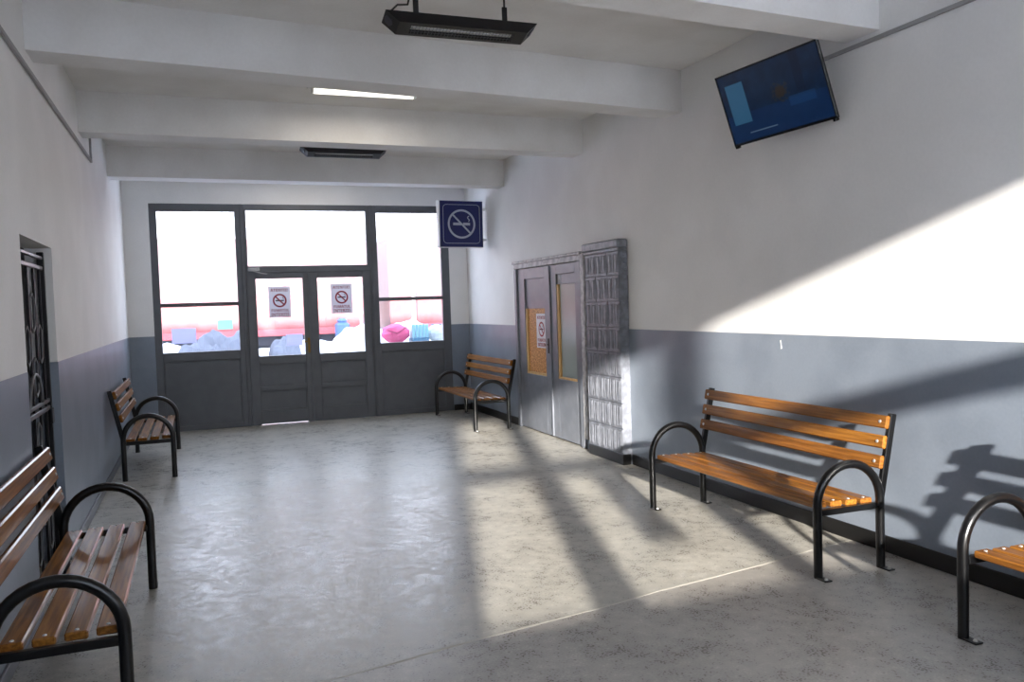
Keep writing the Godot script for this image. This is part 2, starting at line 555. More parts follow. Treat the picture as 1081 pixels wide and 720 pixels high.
# ------------------------------------------------------------------ the scene
func _ready() -> void:
	rng.seed = 4711
	# --- camera (fitted to the photograph's lines)
	var yaw := 0.3582; var pitch := 0.0441; var roll := -0.033
	var fwd := Vector3(sin(yaw) * cos(pitch), -sin(pitch), -cos(yaw) * cos(pitch))
	var right := Vector3(cos(yaw), 0, sin(yaw))
	var upv := right.cross(fwd)
	var r2 := right * cos(roll) + upv * sin(roll)
	var u2 := upv * cos(roll) - right * sin(roll)
	var cam := Camera3D.new()
	cam.name = "camera"
	cam.fov = 2.0 * rad_to_deg(atan(360.0 / 885.16))
	cam.near = 0.05; cam.far = 400.0
	add_child(cam)
	cam.transform = Transform3D(Basis(r2, u2, -fwd), Vector3(0.8858, 1.6366, 12.6031))
	cam.current = true
	# --- sky and exposure
	var env := Environment.new()
	env.background_mode = Environment.BG_SKY
	var sm := ProceduralSkyMaterial.new()
	sm.sky_top_color = Color(0.84, 0.90, 1.0)
	sm.sky_horizon_color = Color(0.97, 0.98, 1.0)
	sm.sky_curve = 0.18
	sm.sky_energy_multiplier = 2.35
	sm.ground_bottom_color = Color(0.78, 0.78, 0.79)
	sm.ground_horizon_color = Color(0.9, 0.92, 0.95)
	sm.ground_energy_multiplier = 1.2
	sm.sun_angle_max = 1.0
	var sky := Sky.new()
	sky.sky_material = sm
	env.sky = sky
	env.tonemap_mode = Environment.TONE_MAPPER_LINEAR
	env.tonemap_exposure = 1.0
	env.sdfgi_enabled = true; env.ssao_enabled = true; env.ssil_enabled = true
	var we := WorldEnvironment.new()
	we.name = "world_environment"
	we.environment = env
	add_child(we)
	# --- low winter sun through the rear facade
	var sun := DirectionalLight3D.new()
	sun.name = "sun"
	sun.light_color = Color(1.0, 0.975, 0.94)
	sun.light_energy = 6.4
	sun.light_angular_distance = 1.4
	sun.shadow_enabled = true
	add_child(sun)
	sun.look_at_from_position(Vector3.ZERO, Vector3(0.285, -0.272, -1.0), Vector3.UP)

	make_materials()
	build_shell()
	build_back_facade()
	build_rear_facade()
	build_right_door()
	build_left_door()
	build_stove()
	build_benches()
	build_fittings()
	build_outside()

func build_shell() -> void:
	# floor: two pours with a pale joint between them
	var f := thing("floor", Vector3.ZERO, "worn grey concrete floor of the hall", "floor", "", "structure")
	var za := 9.14; var zb := 8.23       # where the joint meets the left and the right wall
	var k := (zb - za) / W
	var xl := -0.3; var xr := W + 0.3
	var st := mb()
	prism(st, PackedVector2Array([Vector2(xl, -0.12), Vector2(xr, -0.12), Vector2(xr, za + k * xr), Vector2(xl, za + k * xl)]), Vector3(0, -0.2, 0), Vector3.RIGHT, Vector3.BACK, Vector3(0, 0.2, 0))
	obj("slab", st, M.slab, f)
	st = mb()
	prism(st, PackedVector2Array([Vector2(xl, za + k * xl), Vector2(xr, za + k * xr), Vector2(xr, REAR + 0.3), Vector2(xl, REAR + 0.3)]), Vector3(0, -0.2, 0), Vector3.RIGHT, Vector3.BACK, Vector3(0, 0.2, 0))
	obj("slab", st, M.slab_near, f)
	st = mb()
	for i in 12:
		var p := []
		for q in [i, i + 1]:
			var x: float = W * q / 12.0
			p.append(Vector3(x, 0.0012, za + k * x + 0.010 * sin(q * 2.1)))
		var hw: float = 0.0055 + 0.0025 * sin(i * 1.7)
		var o := Vector3(0, 0, hw)
		var e := Vector3(0, -0.0012, hw + 0.003)
		quad(st, p[0] - o, p[1] - o, p[1] + o, p[0] + o, Vector3.UP)
		quad(st, p[0] - o, p[1] - o, p[1] - Vector3(0, 0.0012, hw + 0.003), p[0] - Vector3(0, 0.0012, hw + 0.003), Vector3(0, 0.2, -1))
		quad(st, p[0] + o, p[1] + o, p[1] + e, p[0] + e, Vector3(0, 0.2, 1))
	obj("joint", st, M.joint, f)
	# ceiling slab and cross beams
	var c := thing("ceiling", Vector3.ZERO, "white ceiling crossed by deep painted concrete beams", "ceiling", "", "structure")
	st = mb()
	b2(st, Vector3(-0.3, CEIL, -0.12), Vector3(W + 0.3, 4.3, REAR + 0.3))
	obj("slab", st, M.ceil, c)
	for z in [[1.95, 1.80], [4.46, 4.30], [6.86, 6.28], [8.95, 8.52], [11.0, 10.7]]:
		st = mb()
		prism(st, PackedVector2Array([Vector2(0, z[0] - 0.28), Vector2(W, z[1] - 0.28), Vector2(W, z[1]), Vector2(0, z[0])]), Vector3(0, BEAM, 0), Vector3.RIGHT, Vector3.BACK, Vector3(0, CEIL - BEAM, 0))
		obj("beam", st, M.ceil, c)
	side_wall("wall_right", W, W + 0.3, W, [[2.17, 4.17, 2.15]], "long white wall with grey painted lower half on the right")
	side_wall("wall_left", -0.3, 0.0, 0.0, [[6.285, 7.36, 2.108]], "white wall with grey painted lower half on the left")
	# back wall round the facade
	var wb := thing("wall_back", Vector3.ZERO, "narrow white and grey wall round the glazed entrance", "wall", "", "structure")
	st = mb()
	b2(st, Vector3(0, HW, -0.1), Vector3(0.327, CEIL, 0)); b2(st, Vector3(4.60, HW, -0.1), Vector3(W, CEIL, 0))
	b2(st, Vector3(0.327, 3.185, -0.1), Vector3(4.60, CEIL, 0))
	obj("white_plaster", st, M.white, wb)
	st = mb()
	b2(st, Vector3(0, 0, -0.1), Vector3(0.327, HW, 0.003)); b2(st, Vector3(4.60, 0, -0.1), Vector3(W, HW, 0.003))
	obj("grey_paint", st, M.grey, wb)
	# baseboards
	var bb := thing("baseboard_right", Vector3.ZERO, "black baseboard along the right wall", "baseboard", "", "structure")
	for r in [[0.003, 2.13], [5.26, REAR]]:
		part("board", bb, Vector3(W - 0.018, 0, r[0]), Vector3(W - 0.003, 0.105, r[1]), M.black_base, 0.004)
	part("board", bb, Vector3(4.60, 0, 0.003), Vector3(W - 0.02, 0.09, 0.018), M.black_base, 0.004)
	bb = thing("baseboard_left", Vector3.ZERO, "low grey baseboard along the left wall", "baseboard", "", "structure")
	for r in [[0.003, 6.27], [7.38, REAR]]:
		part("board", bb, Vector3(0.003, 0, r[0]), Vector3(0.018, 0.08, r[1]), M.grey_base, 0.004)
	# chip in the paint above the large bench
	st = mb()
	var cp := PackedVector2Array([Vector2(0, 0.03), Vector2(0.012, 0.032), Vector2(0.016, 0.0), Vector2(0.022, -0.03), Vector2(0.006, -0.034), Vector2(0.008, -0.004)])
	prism(st, cp, Vector3(W - 0.0035, 1.275, 7.53), Vector3.BACK, Vector3.UP, Vector3(-0.0008, 0, 0))
	tag(obj("paint_chip", st, M.fixture), "small white chip in the grey paint above the long bench", "paint chip")

func build_back_facade() -> void:
	# side windows with solid panels below
	var n := 0
	for s in [[0.327, 0.424, 1.447, 1.57, "tall left window of the entrance with papers stuck on its lower pane"], [3.36, 3.48, 4.475, 4.60, "tall right window of the entrance behind the blue sign"]]:
		n += 1
		var t := thing("window_%d" % n, Vector3(s[0], 0, 0), s[4], "window", "", "structure")
		bar("jamb", t, s[0], s[1], 0.0, 3.185); bar("jamb", t, s[2], s[3], 0.0, 3.185)
		bar("head", t, s[1], s[2], 3.077, 3.185)
		bar("mullion", t, s[1], s[2], 1.745, 1.80, -0.06, -0.008)
		bar("sill_rail", t, s[1], s[2], 0.985, 1.11)
		bar("bottom_rail", t, s[1], s[2], 0.0, 0.07)
		pane(t, s[1], s[2], 1.80, 3.077); pane(t, s[1], s[2], 1.11, 1.745, -0.04, M.glass)
		moulding(t, s[1], s[2], 0.07, 0.985, -0.02)
		# raised post covers seen as vertical ridges
		bar("cover_strip", t, s[3] - 0.055 if n == 1 else s[0] + 0.02, s[3] - 0.02 if n == 1 else s[0] + 0.055, 0.0, 3.185, 0.0, 0.014)
	var t3 := thing("window_3", Vector3(1.57, 2.2, 0), "wide fanlight above the double entrance doors", "window", "", "structure")
	bar("head", t3, 1.57, 3.36, 3.10, 3.185)
	bar("jamb", t3, 1.57, 1.605, 2.30, 3.10); bar("jamb", t3, 3.32, 3.36, 2.30, 3.10)
	bar("transom", t3, 1.57, 3.36, 2.205, 2.30, -0.07, 0.008)
	pane(t3, 1.605, 3.32, 2.30, 3.10)
	# door leaves
	for d in [[1.572, 1.70, 2.36, 2.448, 1, "left leaf of the grey glazed entrance doors"], [2.452, 2.57, 3.245, 3.358, 2, "right leaf of the grey glazed entrance doors"]]:
		var t := thing("door_%d" % d[4], Vector3(d[0], 0, 0), d[5], "door", "", "structure")
		bar("stile", t, d[0], d[1], 0.003, 2.206); bar("stile", t, d[2], d[3], 0.003, 2.206)
		bar("top_rail", t, d[1], d[2], 2.118, 2.206)
		bar("lock_rail", t, d[1], d[2], 0.88, 1.0)
		bar("middle_rail", t, d[1], d[2], 0.50, 0.56)
		bar("bottom_rail", t, d[1], d[2], 0.014 if d[4] == 1 else 0.003, 0.205)
		moulding(t, d[1], d[2], 0.56, 0.88, -0.022)
		moulding(t, d[1], d[2], 0.205, 0.50, -0.022)
		pane(t, d[1], d[2], 1.0, 2.118, -0.04, M.glass)
		if d[4] == 2:
			bar("meeting_bead", t, 2.43, 2.47, 0.02, 2.2, 0.0, 0.016)
		else:
			# lock plate with lever
			var st := mb()
			b2(st, Vector3(2.395, 1.02, 0.0) - t.position, Vector3(2.43, 1.24, 0.006) - t.position, 0.002)
			var lp := obj("lock_plate", st, M.brass, t)
			st = mb()
			tube(st, [Vector3(2.412, 1.19, 0.0) - t.position, Vector3(2.412, 1.19, 0.045) - t.position, Vector3(2.34, 1.185, 0.05) - t.position], 0.008, 8)
			obj("lever", st, M.brass, lp)
			# door closer on the top corner
			st = mb()
			b2(st, Vector3(1.60, 2.225, 0.008) - t.position, Vector3(1.76, 2.275, 0.055) - t.position, 0.008)
			var dc := obj("door_closer", st, M.frame_white, t)
			st = mb()
			tube(st, [Vector3(1.68, 2.222, 0.04) - t.position, Vector3(1.80, 2.19, 0.06) - t.position, Vector3(1.86, 2.185, 0.03) - t.position], 0.007, 6)
			obj("closer_arm", st, M.frame_white, dc)
	var x := Vector3.RIGHT
	notice("no-smoking notice on the glass of the left entrance door", Vector3(2.026, 1.778, -0.036), x, Vector3.BACK, Vector2(0.31, 0.45))
	notice("no-smoking notice on the glass of the right entrance door", Vector3(2.923, 1.803, -0.036), x, Vector3.BACK, Vector2(0.31, 0.44))
	for p in [[0.545, 0.865, 1.235, 1.445, M.paper_blue, "pale blue sheet stuck on the left window's lower pane"], [1.155, 1.362, 1.41, 1.545, M.paper_green, "small pale green sheet on the left window's lower pane"], [2.092, 2.33, 1.13, 1.30, M.paper_blue, "pale blue sheet low on the left entrance door's glass"]]:
		var st := mb()
		b2(st, Vector3(p[0], p[2], -0.0372), Vector3(p[1], p[3], -0.0362))
		tag(obj("paper_sheet", st, p[4]), p[5], "paper", "sheets stuck on the glass")

func build_rear_facade() -> void:
	var z0 := REAR; var z1 := REAR + 0.3
	var wr := thing("wall_rear", Vector3.ZERO, "wall round the glazed rear entrance behind the viewer", "wall", "", "structure")
	var st := mb()
	b2(st, Vector3(-0.3, HW, z0), Vector3(0.88, 4.3, z1)); b2(st, Vector3(4.55, HW, z0), Vector3(W + 0.3, 4.3, z1))
	b2(st, Vector3(0.88, 3.14, z0), Vector3(4.55, 4.3, z0 + 0.08))
	obj("white_plaster", st, M.white, wr)
	st = mb()
	b2(st, Vector3(-0.3, 0, z0), Vector3(0.88, HW, z1)); b2(st, Vector3(4.55, 0, z0), Vector3(W + 0.3, HW, z1))
	obj("grey_paint", st, M.grey, wr)
	var n := 3
	for s in [[0.88, 0.90, 1.56, 1.70], [3.03, 3.05, 4.50, 4.55]]:
		n += 1
		var t := thing("window_%d" % n, Vector3(s[0], 0, z0), "side window of the rear entrance beside its %s" % ("left post" if n == 4 else "right post"), "window", "", "structure")
		for b in [["jamb", s[0], s[1], 0.0, 3.14], ["jamb", s[2], s[3], 0.0, 3.14], ["transom", s[1], s[2], 2.07, 2.26], ["sill_panel", s[1], s[2], 0.0, 1.17]]:
			part(b[0], t, Vector3(b[1], b[3], z0), Vector3(b[2], b[4], z0 + 0.07), M.joinery)
		for y in [[1.17, 2.07], [2.26, 3.14]]:
			part("pane", t, Vector3(s[1], y[0], z0 + 0.033), Vector3(s[2], y[1], z0 + 0.037), M.glass, 0.0)
	var d := thing("door_6", Vector3(1.70, 0, z0), "glazed rear entrance door with a notice on its pane", "door", "", "structure")
	for b in [["stile", 1.70, 1.84, 0.0, 3.14], ["stile", 2.83, 3.03, 0.0, 3.14], ["transom", 1.84, 2.83, 2.07, 2.26], ["lower_panel", 1.84, 2.83, 0.0, 1.17]]:
		part(b[0], d, Vector3(b[1], b[3], z0), Vector3(b[2], b[4], z0 + 0.07), M.joinery)
	for y in [[1.17, 2.07], [2.26, 3.14]]:
		part("pane", d, Vector3(1.84, y[0], z0 + 0.033), Vector3(2.83, y[1], z0 + 0.037), M.glass, 0.0)
	st = mb()
	b2(st, Vector3(2.15, 1.42, z0 + 0.028), Vector3(2.46, 2.05, z0 + 0.030))
	tag(obj("paper_sheet", st, M.sign_body), "notice sheet on the rear door's glass", "paper", "sheets stuck on the glass")

func build_right_door() -> void:
	# frame in the wall opening z 2.17..4.17, top 2.15
	var f := thing("trim_1", Vector3(W, 0, 3.17), "worn grey door frame in the right wall", "door frame", "", "structure")
	part("jamb", f, Vector3(W - 0.03, 0, 2.13), Vector3(W + 0.12, 2.09, 2.21), M.door_grey, 0.006)
	part("jamb", f, Vector3(W - 0.03, 0, 4.10), Vector3(W + 0.12, 2.09, 4.19), M.door_grey, 0.006)
	part("head", f, Vector3(W - 0.03, 2.09, 2.13), Vector3(W + 0.12, 2.18, 4.19), M.frame_white, 0.008)
	part("cornice", f, Vector3(W - 0.05, 2.155, 2.12), Vector3(W - 0.001, 2.19, 4.22), M.frame_white, 0.006)
	part("plaster_strip", f, Vector3(W - 0.035, 0.11, 4.19), Vector3(W - 0.001, 2.17, 4.29), M.frame_white, 0.01)
	part("back_board", f, Vector3(W + 0.12, 0, 2.10), Vector3(W + 0.16, 2.15, 4.2), M.dark_door, 0.0)
	var xa := W - 0.005; var xb := W + 0.045; var xp := W + 0.018
	var d := thing("door_3", Vector3(W, 0, 2.21), "left leaf of the grey side door with a chipboard panel", "door", "", "structure")
	var z := [2.21, 2.44, 3.10, 3.27]
	part("stile", d, Vector3(xa, 0.015, z[0]), Vector3(xb, 2.085, z[1]), M.door_grey)
	part("stile", d, Vector3(xa, 0.015, z[2]), Vector3(xb, 2.085, z[3]), M.door_grey)
	part("top_rail", d, Vector3(xa, 1.95, z[1]), Vector3(xb, 2.085, z[2]), M.door_grey)
	part("bottom_panel", d, Vector3(xa, 0.015, z[1]), Vector3(xb, 0.73, z[2]), M.door_grey)
	part("upper_panel", d, Vector3(xp, 1.57, z[1]), Vector3(xb, 1.95, z[2]), M.door_grey)
	tag(part("chipboard_panel", d, Vector3(xp + 0.002, 0.76, z[1]), Vector3(xb, 1.57, z[2]), M.osb), "orange-brown chipboard panel filling the lower pane")
	part("glazing_bead", d, Vector3(xa + 0.008, 0.76, z[1]), Vector3(xp + 0.01, 1.57, z[1] + 0.05), M.raw_wood, 0.002)
	part("glazing_bead", d, Vector3(xa + 0.008, 0.73, z[1]), Vector3(xp + 0.01, 0.76, z[2]), M.raw_wood, 0.002)
	var st := mb()
	b2(st, Vector3(xa - 0.006, 1.02, 3.17) - d.position, Vector3(xa, 1.20, 3.21) - d.position, 0.002)
	var pl := obj("lock_plate", st, M.iron, d)
	st = mb()
	tube(st, [Vector3(xa, 1.125, 3.19) - d.position, Vector3(xa - 0.05, 1.125, 3.19) - d.position, Vector3(xa - 0.055, 1.125, 3.27) - d.position], 0.010, 8)
	obj("handle", st, M.chrome, pl)
	d = thing("door_4", Vector3(W, 0, 3.29), "right leaf of the grey side door with a frosted pane", "door", "", "structure")
	z = [3.285, 3.46, 3.99, 4.10]
	part("stile", d, Vector3(xa, 0.015, z[0]), Vector3(xb, 2.085, z[1]), M.door_grey)
	part("stile", d, Vector3(xa, 0.015, z[2]), Vector3(xb, 2.085, z[3]), M.door_grey)
	part("top_rail", d, Vector3(xa, 1.97, z[1]), Vector3(xb, 2.085, z[2]), M.door_grey)
	part("bottom_panel", d, Vector3(xa, 0.015, z[1]), Vector3(xb, 0.73, z[2]), M.door_grey)
	part("upper_panel", d, Vector3(xp, 1.85, z[1] + 0.09), Vector3(xb, 1.97, z[2]), M.door_grey)
	part("upper_panel", d, Vector3(xp, 1.85, z[1]), Vector3(xb, 1.97, z[1] + 0.09), M.frame_white)
	tag(part("frosted_pane", d, Vector3(xp + 0.006, 0.75, z[1]), Vector3(xb, 1.85, z[2]), M.frosted), "frosted greenish grey glass")
	part("glazing_bead", d, Vector3(xa + 0.008, 0.75, z[1]), Vector3(xp + 0.012, 1.85, z[1] + 0.05), M.raw_wood, 0.002)
	part("glazing_bead", d, Vector3(xa + 0.004, 0.73, z[1]), Vector3(xp + 0.012, 0.755, z[2]), M.raw_wood, 0.002)
	part("meeting_bead", d, Vector3(xa - 0.018, 0.02, 3.262), Vector3(xa, 2.08, 3.30), M.door_grey, 0.004)
	notice("no-smoking notice on the chipboard panel of the side door", Vector3(xp - 0.001, 1.29, 2.93), Vector3.BACK, Vector3.LEFT, Vector2(0.33, 0.43))

func build_left_door() -> void:
	var d := thing("door_5", Vector3(-0.06, 0, 6.82), "dark iron grille door recessed in the left wall", "door", "", "structure")
	var p: Vector3 = d.position
	part("backing_door", d, Vector3(-0.24, 0, 6.285), Vector3(-0.16, 2.108, 7.36), M.dark_door, 0.0)
	part("threshold", d, Vector3(-0.30, 0.0, 6.285), Vector3(0.0, 0.02, 7.36), M.slab_near, 0.0)
	for r in [[0.03, 0.07], [1.04, 1.07], [1.09, 1.115], [1.96, 1.985], [2.03, 2.05]]:
		part("grille_rail", d, Vector3(-0.075, r[0], 6.33), Vector3(-0.05, r[1], 7.34), M.iron_light if r[0] > 0.5 else M.iron, 0.003)
	for z in [6.31, 7.345]:
		part("grille_stile", d, Vector3(-0.085, 0.02, z - 0.018), Vector3(-0.045, 2.08, z + 0.018), M.iron, 0.003)
	var cols := 5
	for i in cols:
		var z := 6.42 + 0.85 * i / (cols - 1)
		part("grille_bar", d, Vector3(-0.07, 0.07, z - 0.007), Vector3(-0.055, 1.96, z + 0.007), M.iron, 0.002)
	# elongated links between the bars
	var shape := [Vector2(0, 0.12), Vector2(0.06, 0.085), Vector2(0.06, -0.085), Vector2(0, -0.12), Vector2(-0.06, -0.085), Vector2(-0.06, 0.085), Vector2(0, 0.12)]
	var st := mb()
	var pts := []
	for q in shape: pts.append(Vector3(0, q.y, q.x))
	tube(st, pts, 0.008, 6)
	var link: ArrayMesh = st.commit()
	for i in cols - 1:
		for k in 5:
			var y := 0.28 + 0.40 * k + (0.20 if i % 2 == 1 else 0.0)
			if absf(y - 1.08) < 0.17 or y > 1.82: continue
			var o := obj("grille_link", link, M.iron_light, d)
			o.position = Vector3(-0.06, y, 6.42 + 0.85 * (i + 0.5) / (cols - 1)) - p
	st = mb()
	pts = []
	for i in 13:
		var a := PI * i / 12.0
		pts.append(Vector3(-0.05, 1.115 + 0.19 * sin(a), 6.82 + 0.2 * cos(a)) - p)
	tube(st, pts, 0.010, 6)
	obj("grille_arch", st, M.iron_light, d)
	st = mb()
	b2(st, Vector3(-0.048, 0.95, 6.33) - p, Vector3(-0.03, 1.05, 6.40) - p, 0.003)
	obj("lock_box", st, M.iron, d)

func build_stove() -> void:
	var x0 := W - 0.105
	var za := 4.47; var zb := 5.235
	var t := thing("tile_stove", Vector3(W, 0, (za + zb) * 0.5), "tall grey painted tile stove front beside the side door", "tile stove")
	var p: Vector3 = t.position
	part("core", t, Vector3(x0 + 0.012, 0.0, za + 0.012), Vector3(W - 0.004, 2.16, zb - 0.002), M.stove, 0.0)
	part("plinth", t, Vector3(x0 - 0.006, 0.0, za - 0.004), Vector3(W - 0.02, 0.105, zb + 0.006), M.black_base, 0.004)
	part("cornice", t, Vector3(x0 - 0.02, 2.155, za - 0.03), Vector3(W - 0.004, 2.245, zb + 0.022), M.stove, 0.014)
	part("cornice_moulding", t, Vector3(x0 - 0.008, 2.125, za - 0.012), Vector3(W - 0.004, 2.16, zb + 0.008), M.stove, 0.008)
	# one relief tile: plate and two rounded vertical flutes with end bars
	var rows := [0.105, 0.357, 0.612, 0.868, 1.122, 1.372, 1.63, 1.89, 2.125]
	var cw := (zb - za) / 3.0
	for k in 8:
		var h: float = rows[k + 1] - rows[k]
		var st := mb()
		bx(st, Vector3(0.006, 0, 0), Vector3(0.022, h - 0.006, cw - 0.005), 0.003)
		for j in 2:
			var zc := (j - 0.5) * cw * 0.5
			for e in [-1.0, 1.0]:
				tube(st, [Vector3(-0.004, -h * 0.40, zc + e * cw * 0.15), Vector3(-0.006, 0, zc + e * cw * 0.17), Vector3(-0.004, h * 0.40, zc + e * cw * 0.15)], 0.0055, 6)
			bx(st, Vector3(-0.006, 0, zc), Vector3(0.008, h * 0.74, cw * 0.17), 0.004)
		var mesh: ArrayMesh = st.commit()
		for c in 3:
			var o := obj("tile", mesh, M.stove, t)
			o.position = Vector3(x0 + 0.003 + 0.002 * ((k + c) % 2), (rows[k] + rows[k + 1]) * 0.5, za + cw * (c + 0.5)) - p
	# side tiles on the end that faces the hall, upper rows only
	for k in range(5, 8):
		var h: float = rows[k + 1] - rows[k]
		var st := mb()
		b2(st, Vector3(x0 + 0.012, rows[k] + 0.003, zb - 0.002) - p, Vector3(W - 0.004, rows[k + 1] - 0.003, zb + 0.006) - p, 0.003)
		if k == 7:
			for j in 3:
				dome(st, Vector3(x0 + 0.05, rows[k] + h * (0.25 + 0.25 * j), zb + 0.006) - p, Vector3.BACK, 0.016, 0.008)
				dome(st, Vector3(x0 + 0.08, rows[k] + h * (0.25 + 0.25 * j), zb + 0.006) - p, Vector3.BACK, 0.012, 0.008)
		obj("side_tile", st, M.stove, t)

func build_benches() -> void:
	var b := make_bench()
	b.position = Vector3(4.405, 0, 7.805)
	b.set_meta("label", "sunlit wooden slat bench in the middle of the right wall, all in view")
	var c := dup(b, "wooden slat bench cut by the photo's right edge, near the viewer")
	c.position = Vector3(4.42, 0, 10.64)
	c = dup(b, "wooden slat bench in the far corner between the entrance and the side door")
	c.position = Vector3(4.44, 0, 1.36)
	c = dup(b, "dark slat bench in the far left corner by the entrance window")
	c.position = Vector3(0.37, 0, 2.55); c.rotation.y = PI
	c = dup(b, "nearest slat bench against the left wall in front of the grille door")
	c.position = Vector3(0.33, 0, 8.10); c.rotation.y = PI

func build_fittings() -> void:
	make_heater(Vector3(2.35, 3.20, 8.05), "black infrared heater hanging nearest the viewer at the top of the photo")
	make_heater(Vector3(2.375, 3.255, 3.90), "small far black infrared heater between the far beams")
	make_tube_light(Vector3(2.375, CEIL - 0.05, 5.08), "lit white tube light on the ceiling between two beams")
	make_tube_light(Vector3(2.375, CEIL - 0.05, 1.0), "tube light hidden behind the farthest beam over the entrance")
	# television
	var yw := 0.179; var tl := 0.347; var rl := 0.033
	var n := Vector3(-cos(yw) * cos(tl), -sin(tl), sin(yw) * cos(tl))
	var u := n.cross(Vector3.UP).normalized()
	if u.z < 0: u = -u
	var v := n.cross(u)
	if v.y < 0: v = -v
	var ur := u * cos(rl) + v * sin(rl)
	var vr := v * cos(rl) - u * sin(rl)
	var bs := Basis(ur, vr, ur.cross(vr))
	if bs.z.dot(n) < 0: bs.z = -bs.z
	var t := thing("television", Vector3(4.642, 2.992, 7.813), "flat television tilted down on the right wall, showing dark blue", "television")
	var tw := 0.90; var th := 0.517
	var st := mb()
	bx(st, bs * Vector3(0, 0, -0.012), Vector3(tw, th, 0.024), 0.004, bs)
	bx(st, bs * Vector3(0.0, -0.06, -0.032), Vector3(0.5, 0.3, 0.03), 0.01, bs)
	obj("case", st, M.tv_black, t)
	st = mb()
	for r in [[-tw / 2, tw / 2, -th / 2, -th / 2 + 0.018], [-tw / 2, tw / 2, th / 2 - 0.012, th / 2], [-tw / 2, -tw / 2 + 0.012, -th / 2, th / 2], [tw / 2 - 0.012, tw / 2, -th / 2, th / 2]]:
		bx(st, bs * Vector3((r[0] + r[1]) / 2, (r[2] + r[3]) / 2, 0.002), Vector3(r[1] - r[0], r[3] - r[2], 0.006), 0.001, bs)
	obj("bezel", st, M.tv_black, t)
	for s in [-1.0, 1.0]:
		st = mb()
		bx(st, bs * Vector3(s * (tw / 2 - 0.02), -th / 2 - 0.006, -0.006), Vector3(0.03, 0.02, 0.03), 0.003, bs)
		obj("corner_foot", st, M.tv_black, t)
	st = mb()
	var q := []
	for e in [[-1, 1], [1, 1], [1, -1], [-1, -1]]:
		q.append(bs * Vector3(e[0] * (tw / 2 - 0.012), e[1] * (th / 2 - 0.014), 0.001))
	var uv := [Vector2(0, 0), Vector2(1, 0), Vector2(1, 1), Vector2(0, 1)]
	var nn: Vector3 = bs.z
	var order := [0, 1, 2, 0, 2, 3]
	if (q[1] - q[0]).cross(q[2] - q[0]).dot(nn) > 0: order = [0, 2, 1, 0, 3, 2]
	for i in order: vtx(st, q[i], nn, uv[i])
	obj("screen", st, screen_material(), t)
	st = mb()
	var wallp := Vector3(W - t.position.x, 0.02, 0.05)
	tube(st, [bs * Vector3(0, 0, -0.045), Vector3(wallp.x - 0.1, 0.0, 0.05), wallp], 0.018, 8)
	bx(st, wallp - Vector3(0.008, 0, 0), Vector3(0.015, 0.24, 0.16), 0.002)
	obj("wall_bracket", st, M.tv_black, t)
	# blue no-smoking box sign on the right wall
	var sg := thing("no_smoking_sign", Vector3(4.49, 2.805, 1.0), "square dark blue no-smoking box sign standing out from the right wall", "sign")
	sg.rotation = Vector3(0, 0.03, -0.012)
	st = mb()
	bx(st, Vector3(0, 0, -0.005), Vector3(0.67, 0.67, 0.11), 0.006)
	obj("box", st, M.sign_body, sg)
	for s in [-1.0, 1.0]:
		st = mb()
		bx(st, Vector3(0.005, 0, -0.005 + s * 0.0575), Vector3(0.645, 0.655, 0.006), 0.002)
		obj("face", st, M.sign_blue, sg)
	st = mb()
	var hw := 0.275
	var rr := 0.05
	var w2 := 0.006
	for s in [-1.0, 1.0]:
		bx(st, Vector3(0.005, s * hw, 0.0562), Vector3(2 * (hw - rr), w2, 0.002))
		bx(st, Vector3(0.005 + s * hw, 0, 0.0562), Vector3(w2, 2 * (hw - rr), 0.002))
	for c in [[1, 1, 0.0], [-1, 1, PI / 2], [-1, -1, PI], [1, -1, PI * 1.5]]:
		for k in 6:
			var a0: float = c[2] + PI / 12 * k; var a1: float = c[2] + PI / 12 * (k + 1)
			var o := Vector3(0.005 + c[0] * (hw - rr), c[1] * (hw - rr), 0.0572)
			var d0 := Vector3(cos(a0), sin(a0), 0); var d1 := Vector3(cos(a1), sin(a1), 0)
			quad(st, o + d0 * (rr - w2 / 2), o + d0 * (rr + w2 / 2), o + d1 * (rr + w2 / 2), o + d1 * (rr - w2 / 2), Vector3.BACK)
	obj("border_line", st, M.sign_line, sg)
	no_smoking(sg, Vector3(0.005, 0.0, 0.0556), Vector3.RIGHT, Vector3.UP, Vector3(0, 0, 0.003), 0.208, 0.028, M.sign_line, M.sign_line)
	for y in [-0.22, 0.22]:
		st = mb()
		bx(st, Vector3(0.365, y, -0.005), Vector3(0.07, 0.03, 0.04), 0.004)
		obj("wall_bracket", st, M.sign_body, sg)
	# cable trunking along the walls
	st = mb()
	b2(st, Vector3(0.004, 3.11, 3.70), Vector3(0.024, 3.135, REAR - 0.01), 0.002)
	b2(st, Vector3(0.004, 3.11, 3.68), Vector3(0.024, CEIL, 3.702), 0.002)
	tag(obj("cable_trunking", st, M.conduit), "thin grey cable trunking along the top of the left wall", "trunking", "cable trunking under the beams")
	st = mb()
	b2(st, Vector3(W - 0.02, 3.185, 7.6), Vector3(W - 0.003, 3.21, REAR - 0.01), 0.002)
	tag(obj("cable_trunking", st, M.conduit), "thin grey cable trunking on the right wall behind the television", "trunking", "cable trunking under the beams")

